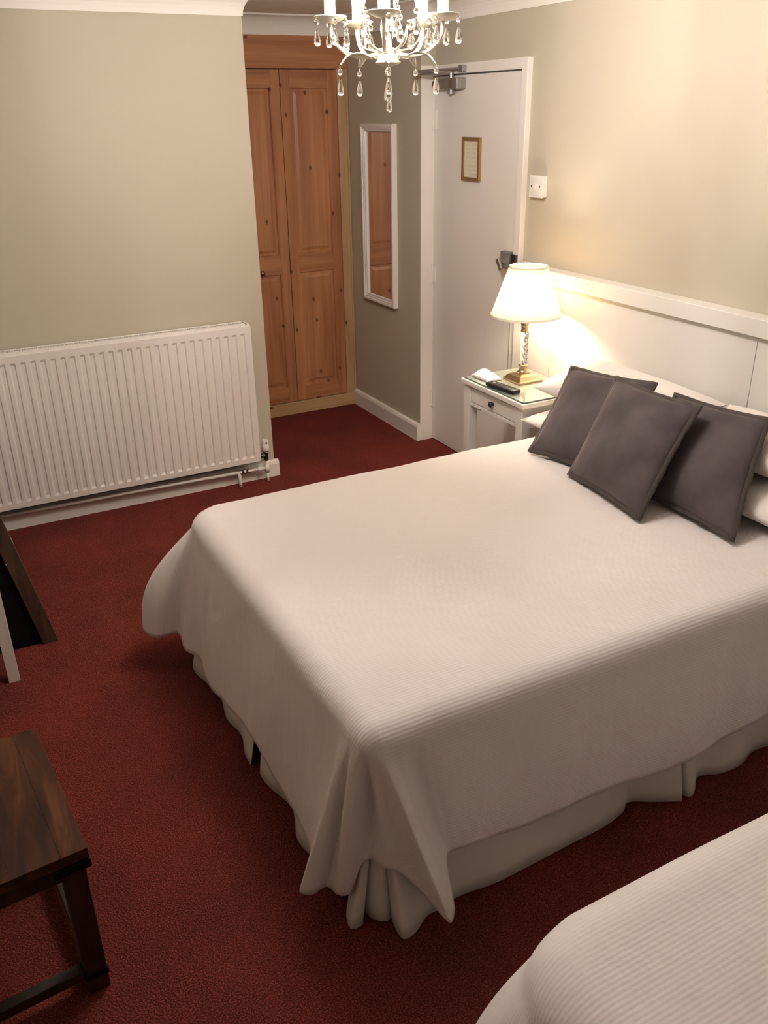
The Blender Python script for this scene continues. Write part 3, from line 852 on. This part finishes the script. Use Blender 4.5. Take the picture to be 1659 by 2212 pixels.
MB().tube([(lc.x-.1, lc.y, lc.z+.447), (lc.x+.1, lc.y, lc.z+.447)], .0016, 6).tube([(lc.x, lc.y-.1, lc.z+.447), (lc.x, lc.y+.1, lc.z+.447)], .0016, 6).build('shade_spider', 'brass', lamp)
MB().lathe(lc, [(.0, .335), (.012, .337), (.018, .352), (.026, .37), (.028, .385), (.022, .403), (.010, .413), (0, .415)], 20).build('bulb', 'lamp_bulb_light', lamp, True)

# ------------------------------------------------------------------ remote control
rc = Vector((2.176, 3.025, .7008))
rem = empty('remote_control', rc, 'black remote control lying on the glass of the bedside table', 'remote control')
ang = math.atan2(2.945-3.118, 2.188-2.163)
RM = Matrix.Translation(rc) @ Matrix.Rotation(ang, 4, 'Z')
MB().box(-.09, .09, -.024, .024, 0, .018, .006, 3).xf(RM).build('case', 'black_plastic', rem, True)
k = 0
for i in range(9):
    for j in range(3):
        MB().box(-.072+i*.0165-.0045, -.072+i*.0165+.0045, -.013+j*.013-.004, -.013+j*.013+.004, .0178, .0202, .001, 1).xf(RM).build('button', 'light_print' if (i == 1 and j == 1) else 'grey_button', rem)
# crumpled tissue
rows = []
for j in range(25):
    row = []
    for i in range(33):
        u, v = i/32, j/24
        x = 2.175+.085*v+.012*fbm(u*4, v*4, 3); y = 3.285-.135*u+.010*fbm(u*4, v*4, 9)
        e = (16*u*(1-u)*v*(1-v))**.5
        z = .7012+.024*e+.02*e*abs(fbm(u*5+2, v*4, 5))+.006*e*fbm(u*12, v*12, 2) + .03*max(0, .35-u)*e
        row.append((x, y, z))
    rows.append(row)
o = MB().grid(rows).build('tissue', 'tissue', None, True, loc=(2.21, 3.22, .7012))
o.modifiers.new('thick', 'SOLIDIFY').thickness = .001
tag(o, 'crumpled white tissue on the bedside table behind the remote control', 'tissue')

# ------------------------------------------------------------------ chandelier
CX, CY = 1.25, 2.335
KC = .905
def cz(z):
    return 1.951+(z-1.963)*KC
ch = empty('chandelier', (CX, CY, CEIL), 'cream metal chandelier with candle bulbs and clear crystal drops', 'chandelier')
e1 = Vector((math.cos(YAW), -math.sin(YAW), 0)); e2 = Vector((math.sin(YAW), math.cos(YAW), 0))
def cp(az, r, z):
    a = math.radians(az)
    d = e1*math.cos(a)+e2*math.sin(a)
    return Vector((CX, CY, 0))+d*(r*KC)+Vector((0, 0, cz(z)))
MB().lathe((CX, CY, 0), [(0, 1.944), (.014, 1.946), (.037, 1.953), (.040, 1.957), (.033, 1.962), (.040, 1.984), (.043, 1.988), (.034, 1.992), (.012, 1.996), (.010, 2.01), (.018, 2.025), (.022, 2.045), (.016, 2.075), (.008, 2.09),
      (.008, 2.12), (.02, 2.135), (.024, 2.15), (.012, 2.17), (.007, 2.18), (.007, 2.285)], 20, Z=cz, K=KC).lathe((CX, CY, 0), [(.0065, 2.22), (.0065, 2.285), (.03, 2.29), (.05, 2.302), (.052, 2.3145), (0, 2.3145)], 20).build('stem', 'cream_metal', ch, True)
def drop(anchor, s=1.0, name='crystal_drop', beads=1):
    """bead and pear-shaped pendant hung below anchor"""
    x, y, z = anchor
    z -= .004
    b0 = z
    first = None
    pend_top = z-.022*s*beads-.004
    d = MB().lathe((x, y, pend_top), [(0, 0), (.0035*s, -.003*s), (.0075*s, -.014*s), (.0112*s, -.028*s), (.0118*s, -.035*s), (.0095*s, -.043*s), (.0045*s, -.047*s), (0, -.048*s)], 8).build(name, 'crystal', ch)
    for k in range(beads):
        zz = b0-.022*s*k
        MB().lathe((x, y, zz), [(0, 0), (.0058*s, -.003*s), (.0088*s, -.0098*s), (.0058*s, -.0165*s), (0, -.0195*s)], 8).build('bead', 'crystal', d)
    MB().tube([(x, y, anchor[2]+.003), (x, y, b0-.001)], .0008, 5).build('wire', 'cream_metal', d)
    return d
def leaf(p0, az, pts, w, name='leaf'):
    """pts: (r,z) midline in the vertical plane az"""
    P = catmull([(r, z) for r, z in pts], 6)
    n = len(P)
    a = math.radians(az); d = e1*math.cos(a)+e2*math.sin(a); sd = Vector((-d.y, d.x, 0))
    rows = []
    for i, (r, z) in enumerate(P):
        f = i/(n-1)
        ww = w*math.sin(PI*min(1, .12+f*.86))**.8*(1 if f < 1 else .1)
        c = Vector((CX, CY, cz(z)))+d*(r*KC)
        rows.append([c-sd*ww+Vector((0, 0, .003)), c-Vector((0, 0, .001)), c+sd*ww+Vector((0, 0, .003))])
    o = MB().grid(rows).build(name, 'cream_metal', ch, True)
    o.modifiers.new('thick', 'SOLIDIFY').thickness = .001
    return o
for az in (-22, 50, 122, 194, 266):
    MB().tube([cp(az, r, z) for r, z in catmull([(.025, 1.979), (.07, 1.972), (.115, 1.977), (.150, 1.998), (.168, 2.022), (.172, 2.046), (.172, 2.062)], 6)], .0055, 10).build('arm', 'cream_metal', ch, True)
    c = cp(az, .172, 0)
    MB().lathe((c.x, c.y, 0), [(0, 2.058), (.016, 2.059), (.034, 2.065), (.046, 2.073), (.049, 2.076), (.046, 2.077), (.032, 2.070), (.014, 2.066), (0, 2.066)], 20, Z=cz, K=KC).build('drip_pan', 'cream_metal', ch, True)
    sl = MB().lathe((c.x, c.y, 0), [(0, 2.067), (.016, 2.067), (.016, 2.150), (.012, 2.152), (0, 2.152)], 20, Z=cz, K=KC).build('candle_sleeve', 'candle_sleeve', ch, True)
    MB().lathe((c.x, c.y, 0), [(0, 2.153), (.008, 2.154), (.012, 2.165), (.0165, 2.182), (.0175, 2.195), (.014, 2.213), (.007, 2.233), (.002, 2.246), (0, 2.248)], 16, Z=cz, K=KC).build('bulb', 'candle_bulb_light', sl, True)
    for da in (20, 95, 170, 265):
        a = math.radians(az+da)
        q = c+(e1*math.cos(a)+e2*math.sin(a))*.046*KC
        drop((q.x, q.y, cz(2.074)), .88)
    # leaves: a drooping pair below the arm and an upright curl above it
    leaf(None, az+4, [(.055, 1.968), (.09, 1.978), (.125, 1.972), (.150, 1.945)], .015)
    q = cp(az+4, .150, 1.944)
    drop((q.x, q.y, q.z), .88)
    leaf(None, az+36, [(.03, 1.985), (.07, 1.992), (.095, 2.012), (.105, 2.045)], .007)
    MB().tube([cp(az+24, r, z) for r, z in catmull([(.02, 2.12), (.04, 2.15), (.065, 2.15), (.08, 2.13), (.085, 2.105)], 6)], .0025, 6).build('scroll', 'cream_metal', ch, True)
    q = cp(az+24, .085, 2.105)
    drop((q.x, q.y, q.z), .88)
drop((CX, CY, cz(1.946)), 1.15, beads=1)
drop((CX+.004, CY+.002, cz(1.946)-.066), .85, beads=0)

# ------------------------------------------------------------------ dark wood table (lower left)
ct = empty('wooden_side_table', (.062, 1.495, 0), 'dark brown wooden side table with black iron corner straps', 'table')
CR = rot_about((.062, 1.495, 0), math.radians(5.0))
def cb(name, material, x0, x1, y0, y1, z0, z1, bev=.003, parent=None):
    return MB().box(.062+x0, .062+x1, 1.495+y0, 1.495+y1, z0, z1, bev, 2).xf(CR).build(name, material, parent or ct)
widths = [.055, .10, .09, .105, .10]
x = 0.0
for i, w_ in enumerate(widths):
    cb('top_plank', 'sheesham_top', x-w_+.0002, x-.0002, 0, .47, .405, .432, .0006)
    x -= w_
wt = sum(widths)
cb('apron', 'sheesham_frame', -wt+.01, -.01, .006, .03, .362, .405)
cb('apron', 'sheesham_frame', -wt+.01, -.01, .44, .464, .362, .405)
cb('apron', 'sheesham_frame', -.03, -.008, .03, .44, .362, .405)
cb('apron', 'sheesham_frame', -wt+.008, -wt+.03, .03, .44, .362, .405)
for (a, b_) in ((-.058, .012), (-.058, .41), (-wt+.01, .012), (-wt+.01, .41)):
    lg = cb('leg', 'sheesham_frame', a, a+.048, b_, b_+.048, 0, .362)
    cb('iron_strap', 'black_iron', a-.002, a+.05, b_-.003, b_+.051, .045, .062, .001, lg)
cb('stretcher', 'sheesham_frame', -wt+.058, -.058, .022, .05, .04, .07)
cb('stretcher', 'sheesham_frame', -wt+.058, -.058, .42, .448, .04, .07)
cb('stretcher', 'sheesham_frame', -.05, -.022, .06, .41, .04, .07)
MB().box(.062-.075, .062+.0025, 1.495-.0025, 1.495+.006, .380, .402, .002).xf(CR).build('iron_strap', 'black_iron', ct)
MB().box(.062-.006, .062+.0025, 1.495+.006, 1.495+.07, .380, .402, .002).xf(CR).build('iron_strap', 'black_iron', ct)

# ------------------------------------------------------------------ white desk (only one leg reaches into view)
dk = empty('white_desk', (-.33, 3.3, 0), 'white desk whose square leg stands on the carpet by the raked brown wooden edge', 'desk')
for (a, b_) in ((-.018, 2.87), (-.018, 3.90), (-.66, 2.87), (-.66, 3.90)):
    B('leg', 'gloss_white', dk, a, a+.038, b_, b_+.04, 0, .72, .0015)
B('desk_top', 'gloss_white', dk, -.70, .03, 2.85, 3.96, .72, .745, .003)
B('rail', 'gloss_white', dk, -.622, -.018, 2.88, 2.90, .15, .26, .001)
B('rail', 'gloss_white', dk, -.622, -.018, 2.88, 2.90, .62, .72, .001)
B('rail', 'gloss_white', dk, -.005, .013, 2.91, 3.90, .62, .72, .001)

# black sheet in place of the shadow under the desk, with raked brown edge
bd = empty('shade_board', (-.2, 3.09, 0), 'black sheet painted as the shade under the desk, with a raked brown wooden edge', 'board')
MB().prism([(-.56, .003), (.128, .003), (.013, .60), (-.46, .60)], 1, 3.085, 3.095).build('panel', 'shade_board', bd)
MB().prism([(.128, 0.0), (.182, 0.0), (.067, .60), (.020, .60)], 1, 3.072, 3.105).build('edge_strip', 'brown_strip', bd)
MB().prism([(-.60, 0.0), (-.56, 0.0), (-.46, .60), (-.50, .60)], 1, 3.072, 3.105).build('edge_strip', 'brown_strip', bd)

# thin white cord by the skirting
o = MB().tube(catmull([(.112, 4.195, .06), (.115, 4.19, .02), (.118, 4.16, .004), (.126, 4.10, .004), (.128, 4.0, .004), (.115, 3.9, .004), (.06, 3.8, .004)], 6), .0028, 6).build('cord', 'plastic_white', None, True, loc=(.118, 4.1, .001))
tag(o, 'thin white cord lying on the carpet below the radiator', 'cord')
